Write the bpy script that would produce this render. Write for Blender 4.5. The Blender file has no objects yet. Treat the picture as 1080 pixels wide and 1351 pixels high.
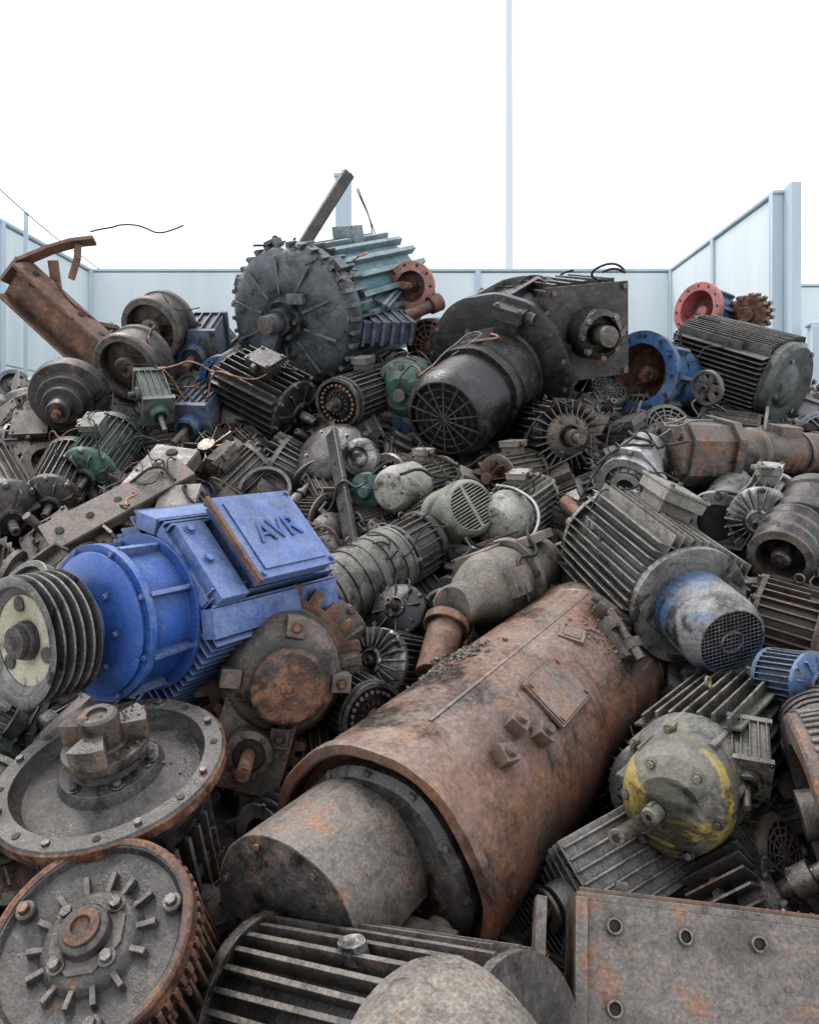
import bpy, math, random
from mathutils import Vector, Matrix, noise
random.seed(7)
R2=math.radians
HC=1.7
scn=bpy.context.scene
col=scn.collection
def S(a,b,d):
    # sight-line survey reading (bearing, drop, distance) -> world metres
    return Vector(((a-560)/1060*d, d, HC-(b-600)/1060*d))

# ---------------------------------------------------------------- materials
def nd(nt,t,**k):
    n=nt.nodes.new(t)
    for a,b in k.items(): setattr(n,a,b)
    return n
def ramp(nt,src,stops,interp='LINEAR'):
    r=nd(nt,'ShaderNodeValToRGB'); r.color_ramp.interpolation=interp
    e=r.color_ramp.elements
    while len(e)<len(stops): e.new(.5)
    for i,(p,c) in enumerate(stops):
        e[i].position=p; e[i].color=(c[0],c[1],c[2],1) if hasattr(c,'__len__') else (c,c,c,1)
    nt.links.new(src,r.inputs[0]); return r.outputs[0]
def mix(nt,f,a,b,bt='MIX'):
    m=nd(nt,'ShaderNodeMix',data_type='RGBA',blend_type=bt)
    for s,v in ((m.inputs[0],f),(m.inputs[6],a),(m.inputs[7],b)):
        if hasattr(v,'is_linked'): nt.links.new(v,s)
        elif hasattr(v,'__len__'): s.default_value=(v[0],v[1],v[2],1)
        else: s.default_value=v
    return m.outputs[2]
def mth(nt,op,a,b=0.,clamp=False):
    m=nd(nt,'ShaderNodeMath',operation=op,use_clamp=clamp)
    for s,v in ((m.inputs[0],a),(m.inputs[1],b)):
        if hasattr(v,'is_linked'): nt.links.new(v,s)
        else: s.default_value=v
    return m.outputs[0]
DUST=(.28,.245,.21)
def grime(name,base,base2=None,rust=.3,dust=.5,grease=.35,rough=.6,metal=.0,palette=None,scale=1.,dustc=DUST,bump=.45,chip=.3,wear=.65,wearc=(.34,.30,.26),con=.8,br=(.38,.60),chipc=((.04,.03,.026),(.17,.125,.095))):
    m=bpy.data.materials.new(name); m.use_nodes=True; nt=m.node_tree
    bs=nt.nodes['Principled BSDF']
    tc=nd(nt,'ShaderNodeTexCoord'); oi=nd(nt,'ShaderNodeObjectInfo')
    va=nd(nt,'ShaderNodeVectorMath',operation='MULTIPLY_ADD')
    cx=nd(nt,'ShaderNodeCombineXYZ')
    for i in range(3): nt.links.new(oi.outputs['Random'],cx.inputs[i])
    nt.links.new(cx.outputs[0],va.inputs[0]); va.inputs[1].default_value=(37,53,71)
    nt.links.new(tc.outputs['Object'],va.inputs[2])
    def nz(sc,det=6,ro=.6,dist=0.):
        n=nd(nt,'ShaderNodeTexNoise'); n.inputs['Scale'].default_value=sc*scale
        n.inputs['Detail'].default_value=det; n.inputs['Roughness'].default_value=ro
        n.inputs['Distortion'].default_value=dist
        nt.links.new(va.outputs[0],n.inputs['Vector']); return n.outputs['Fac']
    n1=nz(5,6,.65,.4); n2=nz(28,6,.72); n3=nz(150,4,.75); n4=nz(8,8,.74,1.0)
    if palette:
        paint=ramp(nt,oi.outputs['Random'],palette,'CONSTANT')
        paint=mix(nt,mth(nt,'MULTIPLY',n2,.5),paint,(.06,.052,.045))
    else:
        paint=mix(nt,ramp(nt,n1,[(br[0],0.),(br[1],1.)]),base,base2 or tuple(c*.6 for c in base))
    rc=ramp(nt,n2,[(.32,(.035,.017,.011)),(.47,(.12,.048,.026)),(.59,(.25,.11,.05)),(.72,(.38,.20,.11))])
    t=.69-.40*rust
    rm=ramp(nt,mth(nt,'ADD',mth(nt,'MULTIPLY',n4,.7),mth(nt,'MULTIPLY',n2,.3)),[(t-.03,0.),(t+.03,1.)])
    c=mix(nt,rm,paint,rc)
    ct=.74-.26*chip
    cm=ramp(nt,mth(nt,'ADD',mth(nt,'MULTIPLY',n2,.75),mth(nt,'MULTIPLY',n1,.25)),[(ct-.012,0.),(ct+.012,1.)])
    c=mix(nt,cm,c,ramp(nt,n3,[(.4,chipc[0]),(.62,chipc[1])]))
    n5=nz(7,7,.70,.8)
    g=.67-.37*grease
    gm=ramp(nt,n5,[(g-.03,0.),(g+.06,.93)])
    c=mix(nt,gm,c,(.014,.012,.0115))
    geo=nd(nt,'ShaderNodeNewGeometry')
    ew=ramp(nt,mth(nt,'ADD',geo.outputs['Pointiness'],mth(nt,'MULTIPLY',mth(nt,'SUBTRACT',n2,.5),.16)),[(.525,0.),(.60,wear)])
    c=mix(nt,ew,c,mix(nt,mth(nt,'MULTIPLY',rm,.8),wearc,(.26,.12,.06)))
    sx=nd(nt,'ShaderNodeSeparateXYZ'); nt.links.new(geo.outputs['Normal'],sx.inputs[0])
    up=ramp(nt,sx.outputs['Z'],[(0.,0.04),(.35,.22),(.9,1.)])
    dn=ramp(nt,mth(nt,'ADD',mth(nt,'MULTIPLY',nz(13,8,.78,.6),.65),mth(nt,'MULTIPLY',n3,.35)),[(.42,.06),(.60,1.)])
    df=mth(nt,'MULTIPLY',mth(nt,'MULTIPLY',up,dn),dust*.85,True)
    c=mix(nt,df,c,mix(nt,n2,dustc,tuple(x*.55 for x in dustc)))
    c=mix(nt,min(1,con),c,ramp(nt,n3,[(.32,.45),(.5,.98),(.70,1.6)]),'MULTIPLY')
    c=mix(nt,con,c,ramp(nt,n4,[(.34,.42),(.62,1.25)]),'MULTIPLY')
    ao=nd(nt,'ShaderNodeAmbientOcclusion',samples=2); ao.inputs['Distance'].default_value=.08  # crevice shade baked into base colour: AO darkens the albedo
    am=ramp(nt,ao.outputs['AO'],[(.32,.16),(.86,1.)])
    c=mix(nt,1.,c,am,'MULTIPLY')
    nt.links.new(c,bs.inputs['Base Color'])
    ro=mth(nt,'ADD',mth(nt,'MULTIPLY',mth(nt,'SUBTRACT',n2,.5),.9),rough-.04)
    ro=mth(nt,'ADD',ro,mth(nt,'MULTIPLY',df,.4))
    ro=mth(nt,'SUBTRACT',ro,mth(nt,'MULTIPLY',gm,.30),True)
    ro=mth(nt,'MAXIMUM',ro,.2)
    nt.links.new(ro,bs.inputs['Roughness'])
    bs.inputs['Metallic'].default_value=metal
    bp=nd(nt,'ShaderNodeBump'); bp.inputs['Strength'].default_value=bump; bp.inputs['Distance'].default_value=.006
    h=mth(nt,'ADD',mth(nt,'MULTIPLY',n2,1.),mth(nt,'MULTIPLY',n3,.45)); h=mth(nt,'ADD',h,mth(nt,'MULTIPLY',rm,-.2)); h=mth(nt,'ADD',h,mth(nt,'MULTIPLY',cm,-.25))
    h=mth(nt,'ADD',h,mth(nt,'MULTIPLY',n5,1.2))
    nt.links.new(h,bp.inputs['Height']); nt.links.new(bp.outputs[0],bs.inputs['Normal'])
    return m
M={}
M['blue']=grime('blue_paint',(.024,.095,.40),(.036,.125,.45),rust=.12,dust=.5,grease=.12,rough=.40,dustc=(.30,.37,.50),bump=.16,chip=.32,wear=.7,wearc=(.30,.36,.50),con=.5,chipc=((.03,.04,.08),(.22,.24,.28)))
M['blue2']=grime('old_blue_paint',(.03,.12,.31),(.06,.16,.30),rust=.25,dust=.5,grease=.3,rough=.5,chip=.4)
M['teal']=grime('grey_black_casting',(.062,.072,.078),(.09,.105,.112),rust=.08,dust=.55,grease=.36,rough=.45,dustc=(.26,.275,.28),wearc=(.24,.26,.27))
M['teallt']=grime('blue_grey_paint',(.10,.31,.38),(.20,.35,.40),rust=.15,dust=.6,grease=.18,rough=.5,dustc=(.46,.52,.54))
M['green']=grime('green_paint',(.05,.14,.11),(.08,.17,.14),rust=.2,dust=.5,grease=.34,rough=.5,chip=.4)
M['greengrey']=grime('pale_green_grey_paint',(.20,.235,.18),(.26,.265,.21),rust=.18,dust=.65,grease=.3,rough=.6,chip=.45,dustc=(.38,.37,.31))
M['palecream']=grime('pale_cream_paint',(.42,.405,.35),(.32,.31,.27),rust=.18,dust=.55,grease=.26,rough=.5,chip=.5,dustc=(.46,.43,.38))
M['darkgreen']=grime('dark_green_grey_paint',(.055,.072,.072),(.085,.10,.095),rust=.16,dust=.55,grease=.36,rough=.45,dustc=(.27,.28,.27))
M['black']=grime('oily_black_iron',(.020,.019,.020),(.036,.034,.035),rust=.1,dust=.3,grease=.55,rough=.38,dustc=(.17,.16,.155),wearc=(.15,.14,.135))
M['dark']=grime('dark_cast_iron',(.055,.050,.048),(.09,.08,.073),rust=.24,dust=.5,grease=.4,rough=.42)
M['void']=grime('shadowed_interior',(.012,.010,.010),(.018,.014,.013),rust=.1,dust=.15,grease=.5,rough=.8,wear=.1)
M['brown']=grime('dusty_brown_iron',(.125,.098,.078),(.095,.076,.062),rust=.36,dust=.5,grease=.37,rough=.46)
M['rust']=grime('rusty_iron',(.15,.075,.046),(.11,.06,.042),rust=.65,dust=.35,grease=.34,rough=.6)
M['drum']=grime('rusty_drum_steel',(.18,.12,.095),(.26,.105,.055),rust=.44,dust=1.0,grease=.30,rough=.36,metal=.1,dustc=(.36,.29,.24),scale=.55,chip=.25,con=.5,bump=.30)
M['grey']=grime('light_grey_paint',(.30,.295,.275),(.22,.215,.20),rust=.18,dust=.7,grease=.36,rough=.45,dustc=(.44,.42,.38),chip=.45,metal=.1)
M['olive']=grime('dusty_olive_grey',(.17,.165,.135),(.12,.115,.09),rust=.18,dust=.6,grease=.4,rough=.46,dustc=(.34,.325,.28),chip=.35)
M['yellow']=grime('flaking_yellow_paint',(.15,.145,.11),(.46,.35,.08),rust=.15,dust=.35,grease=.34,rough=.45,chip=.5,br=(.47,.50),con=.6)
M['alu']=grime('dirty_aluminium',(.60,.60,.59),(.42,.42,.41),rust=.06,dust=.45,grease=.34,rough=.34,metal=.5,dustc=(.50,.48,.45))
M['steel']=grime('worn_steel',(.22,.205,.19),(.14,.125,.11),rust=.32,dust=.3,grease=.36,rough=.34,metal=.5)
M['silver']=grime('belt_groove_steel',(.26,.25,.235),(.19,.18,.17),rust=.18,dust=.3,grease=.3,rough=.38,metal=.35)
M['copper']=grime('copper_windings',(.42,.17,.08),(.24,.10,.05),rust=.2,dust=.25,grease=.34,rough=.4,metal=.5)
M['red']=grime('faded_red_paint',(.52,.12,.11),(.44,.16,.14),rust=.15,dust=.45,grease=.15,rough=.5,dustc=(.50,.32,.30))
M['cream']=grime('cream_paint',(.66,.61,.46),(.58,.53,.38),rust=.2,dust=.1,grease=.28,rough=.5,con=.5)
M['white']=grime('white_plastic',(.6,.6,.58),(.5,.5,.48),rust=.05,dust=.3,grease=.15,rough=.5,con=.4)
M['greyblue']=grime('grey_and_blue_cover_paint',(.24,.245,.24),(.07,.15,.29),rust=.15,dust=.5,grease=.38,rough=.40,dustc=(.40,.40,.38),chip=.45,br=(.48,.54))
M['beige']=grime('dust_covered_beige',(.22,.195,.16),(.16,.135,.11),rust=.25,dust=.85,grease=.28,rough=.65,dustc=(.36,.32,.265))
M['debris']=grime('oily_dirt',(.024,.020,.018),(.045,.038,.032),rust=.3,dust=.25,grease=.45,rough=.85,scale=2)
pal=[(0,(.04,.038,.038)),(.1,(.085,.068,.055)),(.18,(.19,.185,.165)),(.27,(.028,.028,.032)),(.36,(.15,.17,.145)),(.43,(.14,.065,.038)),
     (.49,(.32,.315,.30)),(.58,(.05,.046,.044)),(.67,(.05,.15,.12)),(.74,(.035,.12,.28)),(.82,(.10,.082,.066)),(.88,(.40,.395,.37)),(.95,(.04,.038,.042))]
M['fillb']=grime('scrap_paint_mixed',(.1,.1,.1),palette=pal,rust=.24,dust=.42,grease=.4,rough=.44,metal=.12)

# ---------------------------------------------------------------- mesh kit
class K:
    def __init__(s): s.v=[];s.f=[];s.m=[];s.st=[Matrix()]
    def push(s,m): s.st.append(s.st[-1]@m)
    def pop(s): s.st.pop()
    def add(s,vs,fs,mi):
        o=len(s.v);T=s.st[-1]
        s.v+=[T@Vector(v) for v in vs]; s.f+=[[i+o for i in f] for f in fs]; s.m+=[mi]*len(fs)
    def lathe(s,prof,mi=0,n=36,c=(0,0),a0=0,a1=None,wob=0.):
        full=a1 is None
        if full: a1=2*math.pi
        cnt=n if full else n+1
        vs=[];rows=[]
        for r,z in prof:
            if r<1e-6: rows.append([len(vs)]); vs.append((c[0],c[1],z))
            else:
                row=[]
                for i in range(cnt):
                    a=a0+(a1-a0)*i/n
                    row.append(len(vs)); vs.append((c[0]+r*math.cos(a),c[1]+r*math.sin(a),z))
                rows.append(row)
        fs=[]
        for A,B in zip(rows,rows[1:]):
            for i in range(n):
                j=(i+1)%cnt
                if len(A)==1 and len(B)==1: continue
                if len(A)==1: fs.append((A[0],B[j],B[i]))
                elif len(B)==1: fs.append((A[i],A[j],B[0]))
                else: fs.append((A[i],A[j],B[j],B[i]))
        s.add(vs,fs,mi)
    def cyl(s,r,z0,z1,mi=0,n=20,c=(0,0),r2=None):
        r2=r if r2 is None else r2
        s.lathe([(0,z0),(r,z0),(r2,z1),(0,z1)],mi,n,c)
    def ring(s,r0,r1,z0,z1,mi=0,n=36,c=(0,0)):
        s.lathe([(r0,z0),(r1,z0),(r1,z1),(r0,z1),(r0,z0)],mi,n,c)
    def box(s,c,d,mi=0,rot=None,tp=1.,tq=1.):
        x,y,z=d[0]/2,d[1]/2,d[2]/2
        vs=[(-x,-y,-z),(x,-y,-z),(x,y,-z),(-x,y,-z),(-x*tp,-y*tq,z),(x*tp,-y*tq,z),(x*tp,y*tq,z),(-x*tp,y*tq,z)]
        T=Matrix.Translation(c)
        if rot is not None: T=T@rot
        s.push(T); s.add(vs,[(0,3,2,1),(4,5,6,7),(0,1,5,4),(1,2,6,5),(2,3,7,6),(3,0,4,7)],mi); s.pop()
    def fin(s,c,d,mi=0):
        # cast fin: slightly bent, sometimes broken off short
        L=d[2]; z=c[2]
        if random.random()<.08: q=random.uniform(.05,.3)*L; L-=q; z+=random.choice((-.5,.5))*q
        s.box((c[0],c[1],z),(d[0]*random.uniform(.95,1.02),d[1],L),mi,rot=Matrix.Rotation(random.gauss(0,.014),4,'Z')@Matrix.Rotation(random.gauss(0,.006),4,'X'))
    def prism(s,poly,z0,z1,mi=0,sc=1.):
        n=len(poly)
        vs=[(p[0],p[1],z0) for p in poly]+[(p[0]*sc,p[1]*sc,z1) for p in poly]
        fs=[tuple(range(n-1,-1,-1)),tuple(range(n,2*n))]+[(i,(i+1)%n,(i+1)%n+n,i+n) for i in range(n)]
        s.add(vs,fs,mi)
    def bolt(s,c,r,h=None,mi=1,down=True):
        if random.random()<.08: return
        h=h or r*.9
        s.push(Matrix.Translation(c)@Matrix.Rotation(random.random(),4,'Z'))
        sg=-1 if down else 1
        z=sorted((0,sg*h*.25)); s.cyl(r*1.45,z[0],z[1],mi,14)
        z=sorted((sg*h*.25,sg*h*random.uniform(1.0,1.5))); s.prism([(r*math.cos(i*math.pi/3),r*math.sin(i*math.pi/3)) for i in range(6)],z[0],z[1],mi)
        s.pop()
    def bolts(s,n,rad,z,r,mi=1,down=True,ph=0.):
        for i in range(n):
            a=ph+2*math.pi*i/n; s.bolt((rad*math.cos(a),rad*math.sin(a),z),r,None,mi,down)
    def holes(s,n,rad,z,r,mi=2,ph=0.):  # near-black discs laid on the face, drawing the dark of each hole
        for i in range(n):
            a=ph+2*math.pi*i/n; s.cyl(r,z-.0015,z+.0015,mi,12,(rad*math.cos(a),rad*math.sin(a)))
    def tube(s,pts,r,mi=0,n=8):
        pts=[Vector(p) for p in pts]; rings=[];vs=[]
        pu=None
        for i,p in enumerate(pts):
            t=(pts[min(i+1,len(pts)-1)]-pts[max(i-1,0)]).normalized()
            if pu is None: pu=t.orthogonal().normalized()
            pu=(pu-t*pu.dot(t)).normalized(); w=t.cross(pu)
            rings.append(range(len(vs),len(vs)+n))
            vs+=[p+pu*r*math.cos(2*math.pi*j/n)+w*r*math.sin(2*math.pi*j/n) for j in range(n)]
        fs=[(a[j],a[(j+1)%n],b[(j+1)%n],b[j]) for a,b in zip(rings,rings[1:]) for j in range(n)]
        fs+=[tuple(reversed(rings[0])),tuple(rings[-1])]
        s.add(vs,fs,mi)
    def gear(s,n,r0,r1,z0,z1,mi=0,w=.5,rb=None):
        poly=[]
        for i in range(n):
            q=random.uniform(.35,.9) if random.random()<.06 else random.uniform(.93,1.02)
            for f,r in ((0,r0),(.5-w/2-.08,r0),(.5-w/2+.04,r0+(r1-r0)*q),(.5+w/2-.04,r0+(r1-r0)*q),(.5+w/2+.08,r0)):
                a=2*math.pi*(i+f)/n; poly.append((r*math.cos(a),r*math.sin(a)))
        s.prism(poly,z0,z1,mi)
    def mesh(s,name,mats,ang=35,dent=.0022):
        if dent:
            off=Vector((random.uniform(0,50),random.uniform(0,50),0))
            s.v=[v+noise.noise_vector((v+off)*7.)*dent*1.6+noise.noise_vector((v+off)*30.)*dent*.35 for v in s.v]
        me=bpy.data.meshes.new(name); me.from_pydata([tuple(v) for v in s.v],[],s.f)
        for m in mats: me.materials.append(M[m])
        me.polygons.foreach_set('material_index',[min(i,len(mats)-1) for i in s.m])
        import bmesh
        bm=bmesh.new(); bm.from_mesh(me); bmesh.ops.recalc_face_normals(bm,faces=bm.faces); bm.to_mesh(me); bm.free()
        me.polygons.foreach_set('use_smooth',[True]*len(me.polygons)); me.set_sharp_from_angle(angle=R2(ang)); me.update()
        return me
def frame(A,B,up):
    z=(B-A).normalized(); u=Vector(up); y=(u-z*u.dot(z)).normalized(); x=y.cross(z)
    m=Matrix((x,y,z)).transposed().to_4x4(); m.translation=A; return m
heroes=[]
def hero(name,A,B,build,R,mats,up=(0,-.2,1),bevel=.0025,reg=True,dent=.0022):
    L=(B-A).length; k=K(); build(k,R,L)
    ob=bpy.data.objects.new(name,k.mesh(name,mats,dent=dent)); ob.matrix_world=frame(A,B,up); col.objects.link(ob)
    if bevel:
        b=ob.modifiers.new('bevel','BEVEL'); b.width=bevel; b.segments=2; b.limit_method='ANGLE'; b.angle_limit=R2(38); b.use_clamp_overlap=True
    if reg: heroes.append((A,B,R))
    return ob

# ---------------------------------------------------------------- builders
def T(x,y,z): return Matrix.Translation((x,y,z))
def RZ(a): return Matrix.Rotation(a,4,'Z')
def RX(a): return Matrix.Rotation(a,4,'X')
def RY(a): return Matrix.Rotation(a,4,'Y')
def grille(k,r,z,kind,mb,md,out=1):
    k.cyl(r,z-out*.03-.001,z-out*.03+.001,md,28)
    t=max(.004,r*.045)
    if kind=='grille':
        for i in range(14):
            k.push(RZ(2*math.pi*i/14)); k.box((r*.56,0,z-.003),(r*.9,t,t),mb); k.pop()
        for q in (.36,.6,.82): k.ring(r*q-t/2,r*q+t/2,z-.003-t*.35,z-.003+t*.35,mb,28)
        k.cyl(r*.16,z-.006,z+.002,mb,16)
    elif kind=='mesh':
        n=8
        for i in range(-n,n+1):
            y=i*r/n*.97; w=math.sqrt(max(0,r*r-y*y))
            if w<r*.1: continue
            for a in (.6,.6+math.pi/2):
                k.push(RZ(a)); k.box((0,y,z-.002),(2*w,t*.4,t*.4),mb); k.pop()
        k.ring(r*.3,r*.36,z-.004,z+.002,mb,28)
    elif kind=='slots':
        n=7
        for i in range(-n,n+1):
            y=i*r/n*.95; w=math.sqrt(max(0,r*r-y*y))
            k.box((0,y,z-.004),(2*w,r*.06,.007),mb)
        k.box((0,0,z-.002),(r*.16,2*r,.008),mb)
def motor(k,R,L,style='radial',nf=30,z0=.16,z1=.76,tb=1,fan='grille',flange=0,feet=1,shaft=1,bell='rib',mb=0,ma=1,md=2,fh=.16,fr=1.,ft=.028,tbz=.45,mf=None):
    a,b=z0*L,z1*L; core=R*(1-fh); mf=mb if mf is None else mf
    k.lathe([(0,a),(core,a),(core,b),(0,b)],mb,40)
    if style=='radial':
        for i in range(nf):
            k.push(RZ(2*math.pi*i/nf)); k.fin((core+fh*R*.45,0,(a+b)/2),(fh*R*1.1,ft*R*1.3,b-a),mb); k.pop()
    elif style=='parallel':
        n=nf//8
        for i in range(-n,n+1):
            y=i*R*.74/n; inn=math.sqrt(max(0,core*core-y*y))*.85
            out=R*(1.02-.08*abs(i/n)**2)
            for sg in (1,-1):
                k.fin((sg*(inn+out)/2,y,(a+b)/2),(out-inn,ft*R,b-a),mb)
                k.fin((y,sg*(inn+out)/2,(a+b)/2),(ft*R,out-inn,b-a),mb)
    elif style=='bands':
        n=nf//3
        for i in range(n):
            z=a+(b-a)*(i+.5)/n; k.lathe([(core,z-(b-a)*.32/n),(R,z-(b-a)*.28/n),(R,z+(b-a)*.28/n),(core,z+(b-a)*.32/n)],mb,40)
    k.lathe([(0,b-.001),(R*.97,b-.001),(R*.97,b+.03*L),(0,b+.03*L)],mb,40)
    k.lathe([(0,a+.002),(R*1.0,a+.002),(R*1.0,a*.72),(R*.93,a*.6),(R*.62,a*.28),(R*.40,a*.18),(R*.38,0),(R*.30,-.004),(R*.28,.006),(0,.006)],mb,40)
    if bell=='rib':
        for i in range(8):
            k.push(RZ(math.pi/8+2*math.pi*i/8)); k.box((R*.62,0,a*.36),(R*.5,R*.05,a*.42),mb,rot=RY(.0)); k.pop()
    if bell=='fan':
        for i in range(22):
            k.push(RZ(2*math.pi*i/22)); k.box((R*.72,0,a*.3),(R*.55,R*.035,a*.9),mb); k.pop()
    for i in range(4 if R<.1 else 8):
        an=math.pi/4+2*math.pi*i/(4 if R<.1 else 8)
        k.cyl(R*.09,a*.5,a,mb,10,(R*.93*math.cos(an),R*.93*math.sin(an))); k.bolt((R*.93*math.cos(an),R*.93*math.sin(an),a*.5),R*.05,None,ma)
    if flange:
        k.lathe([(0,a*.45),(flange*R,a*.45),(flange*R,a*.45-.10*R),(flange*R*.8,a*.45-.10*R),(flange*R*.78,a*.45-.06*R),(0,a*.45-.06*R)],mb,44)
        k.holes(8,flange*R*.9,a*.45-.10*R-.001,R*.06,md,.3)
    k.bolts(4,R*.33,-.002,R*.04,ma)
    if shaft:
        s0=-R*.55*shaft; k.lathe([(0,.002),(R*.14,.002),(R*.14,s0+.006),(R*.12,s0),(R*.05,s0),(R*.04,s0+.01),(0,s0+.01)],ma,20)
        k.box((0,R*.14,s0*.55),(R*.07,R*.05,abs(s0)*.6),ma)
    f=R*fr
    if fan in('grille','mesh','slots'):
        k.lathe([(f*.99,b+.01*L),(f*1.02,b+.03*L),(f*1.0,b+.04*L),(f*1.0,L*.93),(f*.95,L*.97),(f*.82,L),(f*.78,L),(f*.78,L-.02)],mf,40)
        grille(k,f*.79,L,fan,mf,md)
    elif fan=='closed':
        k.lathe([(f*.99,b+.01*L),(f*1.02,b+.03*L),(f*1.0,b+.04*L),(f*.99,L*.88),(f*.93,L*.94),(f*.75,L*.985),(f*.4,L),(0,L)],mf,40)
        k.bolts(4,f*.6,L*.99,R*.04,ma,False)
    elif fan=='blades':
        k.cyl(R*.25,b,L,ma,18); k.cyl(R*.7,b+.05*L,b+.07*L,ma,28)
        for i in range(9):
            k.push(RZ(2*math.pi*i/9)); k.box((R*.52,0,(b+L)/2+.02*L),(R*.6,R*.03,(L-b)*.6),ma,rot=RZ(.15)); k.pop()
    elif fan=='bell':
        k.lathe([(R*.97,b+.02*L),(R*.99,b+.06*L),(R*.9,b+.1*L),(R*.5,L*.96),(R*.3,L),(0,L)],mb,40)
        k.bolts(6,R*.8,b+.13*L,R*.05,ma,False)
    if tb:
        w=R*.95*tb; k.box((0,R*1.05,tbz*L),(w*.8,R*.4,w*.9),mb); k.box((0,R*1.33,tbz*L),(w,R*.22,w*1.15),mb)
        k.box((0,R*1.46,tbz*L),(w*1.06,R*.05,w*1.22),mb)
        for sx in(-1,1):
            for sz in (-1,1):
                k.push(T(sx*w*.42,R*1.485,tbz*L+sz*w*.5)@RX(-math.pi/2)); k.bolt((0,0,0),R*.045,None,ma,False); k.pop()
        k.push(T(w*.5,R*1.32,tbz*L)@RY(math.pi/2)); k.cyl(R*.12,0,R*.18,ma,12); k.prism([(R*.15*math.cos(i*math.pi/3),R*.15*math.sin(i*math.pi/3)) for i in range(6)],R*.05,R*.12,ma); k.pop()
    if feet:
        for sx in (-1,1):
            k.box((sx*R*.62,-R*.95,(a+b)/2),(R*.22,R*.45,(b-a)*.9),mb); k.box((sx*R*.78,-R*1.15,(a+b)/2),(R*.55,R*.09,(b-a)*.96),mb)
            for z in (a+.1*(b-a),b-.1*(b-a)): k.push(T(sx*R*.92,-R*1.1,z)@RX(-math.pi/2)); k.cyl(R*.06,0,.002,md,12); k.pop()
    if R>.1 and not tb and R<.17:
        pts=[(0,R*1.0+R*.12+R*.1*math.sin(t),(a+b)/2+R*.1*math.cos(t)) for t in [i*math.pi/6 for i in range(13)]]; k.tube(pts,R*.03,ma,6)
def MO(**kw): return lambda k,R,L: motor(k,R,L,**kw)

def wheel(k,R,L,hub=.3,groove=0,holes=0,dish=.5,mb=0,ma=1,md=2):
    if groove:
        prof=[(R*.72,0)]; n=groove
        prof.append((R*.98,0))
        for i in range(n):
            z=L*(i+.5)/n; prof+=[(R,L*(i+.12)/n),(R*.88,z-L*.08/n),(R*.88,z+L*.08/n),(R,L*(i+.88)/n)]
        prof+=[(R*.98,L),(R*.72,L),(R*.72,0)]
    else:
        prof=[(R*.78,0),(R*.96,0),(R,L*.08),(R,L*.22),(R*.93,L*.28),(R*.93,L*.72),(R,L*.78),(R,L*.92),(R*.96,L),(R*.78,L),(R*.76,L*.5),(R*.78,0)]
    k.lathe(prof,mb,48)
    k.lathe([(0,L*dish*.7),(hub*R,L*dish*.7),(R*.76,L*dish*.85),(R*.76,L*dish*1.15),(hub*R,L*dish*1.3),(0,L*dish*1.3)],ma,40)
    k.lathe([(R*.1,-L*.05),(R*hub*.8,-L*.05),(R*hub,0),(R*hub,L*1.02),(0,L*1.02)],ma,28)
    k.lathe([(0,-L*.1),(R*.1,-L*.1),(R*.11,-L*.04)],md,16)
    if holes: k.holes(holes,R*.56,L*dish*.78-.004,R*.11,md)
def flangering(k,R,L,mb=0,ma=1,md=2):
    k.lathe([(R*.62,0),(R,0),(R,L*.3),(R*.78,L*.32),(R*.72,L),(R*.62,L),(R*.62,0)],mb,44)
    k.lathe([(0,L*.6),(R*.63,L*.6)],ma,40); k.cyl(R*.2,L*.3,L*.61,ma,24)
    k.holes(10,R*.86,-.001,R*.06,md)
def gearbox(k,R,L,mb=0,ma=1,md=2):
    k.box((0,0,L*.5),(R*1.7,R*1.9,L*.8),mb); k.box((0,0,L*.08),(R*1.95,R*2.15,L*.09),mb); k.box((0,0,L*.92),(R*1.95,R*2.15,L*.09),mb)
    for i in range(-2,3): k.box((i*R*.36,R*1.02,L*.5),(R*.05,R*.14,L*.8),mb)
    for sx in (-1,1):
        for sy in (-1,0,1): k.bolt((sx*R*.86,sy*R*.95,L*.035),R*.07,None,ma)
    k.lathe([(R*.62,L*.06),(R*.58,-L*.1),(R*.42,-L*.12),(R*.40,-L*.06),(0,-L*.06)],mb,32)
    k.cyl(R*.17,-L*.5,0,ma,18); k.bolts(6,R*.5,-L*.12,R*.05,ma)
    k.push(T(0,R*.2,L*.5)@RY(math.pi/2)); k.lathe([(R*.5,R*.8),(R*.48,R*1.1),(R*.2,R*1.12),(R*.18,R*1.5),(0,R*1.5)],mb,26); k.pop()
def elbow(k,R,L,mb=0,ma=1,md=2):
    pts=[(0,0,0)]+[(L*.5*(1-math.cos(t)),0,L*.4+L*.5*math.sin(t)) for t in [i*math.pi/16 for i in range(9)]]
    k.tube(pts,R*.6,mb,18); k.cyl(R,-R*.1,R*.12,mb,28); k.bolts(6,R*.82,-R*.1,R*.09,ma)
    e=pts[-1]; k.push(T(*e)@RY(math.pi/2)); k.cyl(R,-R*.1,R*.15,mb,28); k.holes(6,R*.82,R*.152,R*.09,md); k.cyl(R*.45,R*.149,R*.153,md,24); k.pop()
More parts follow.
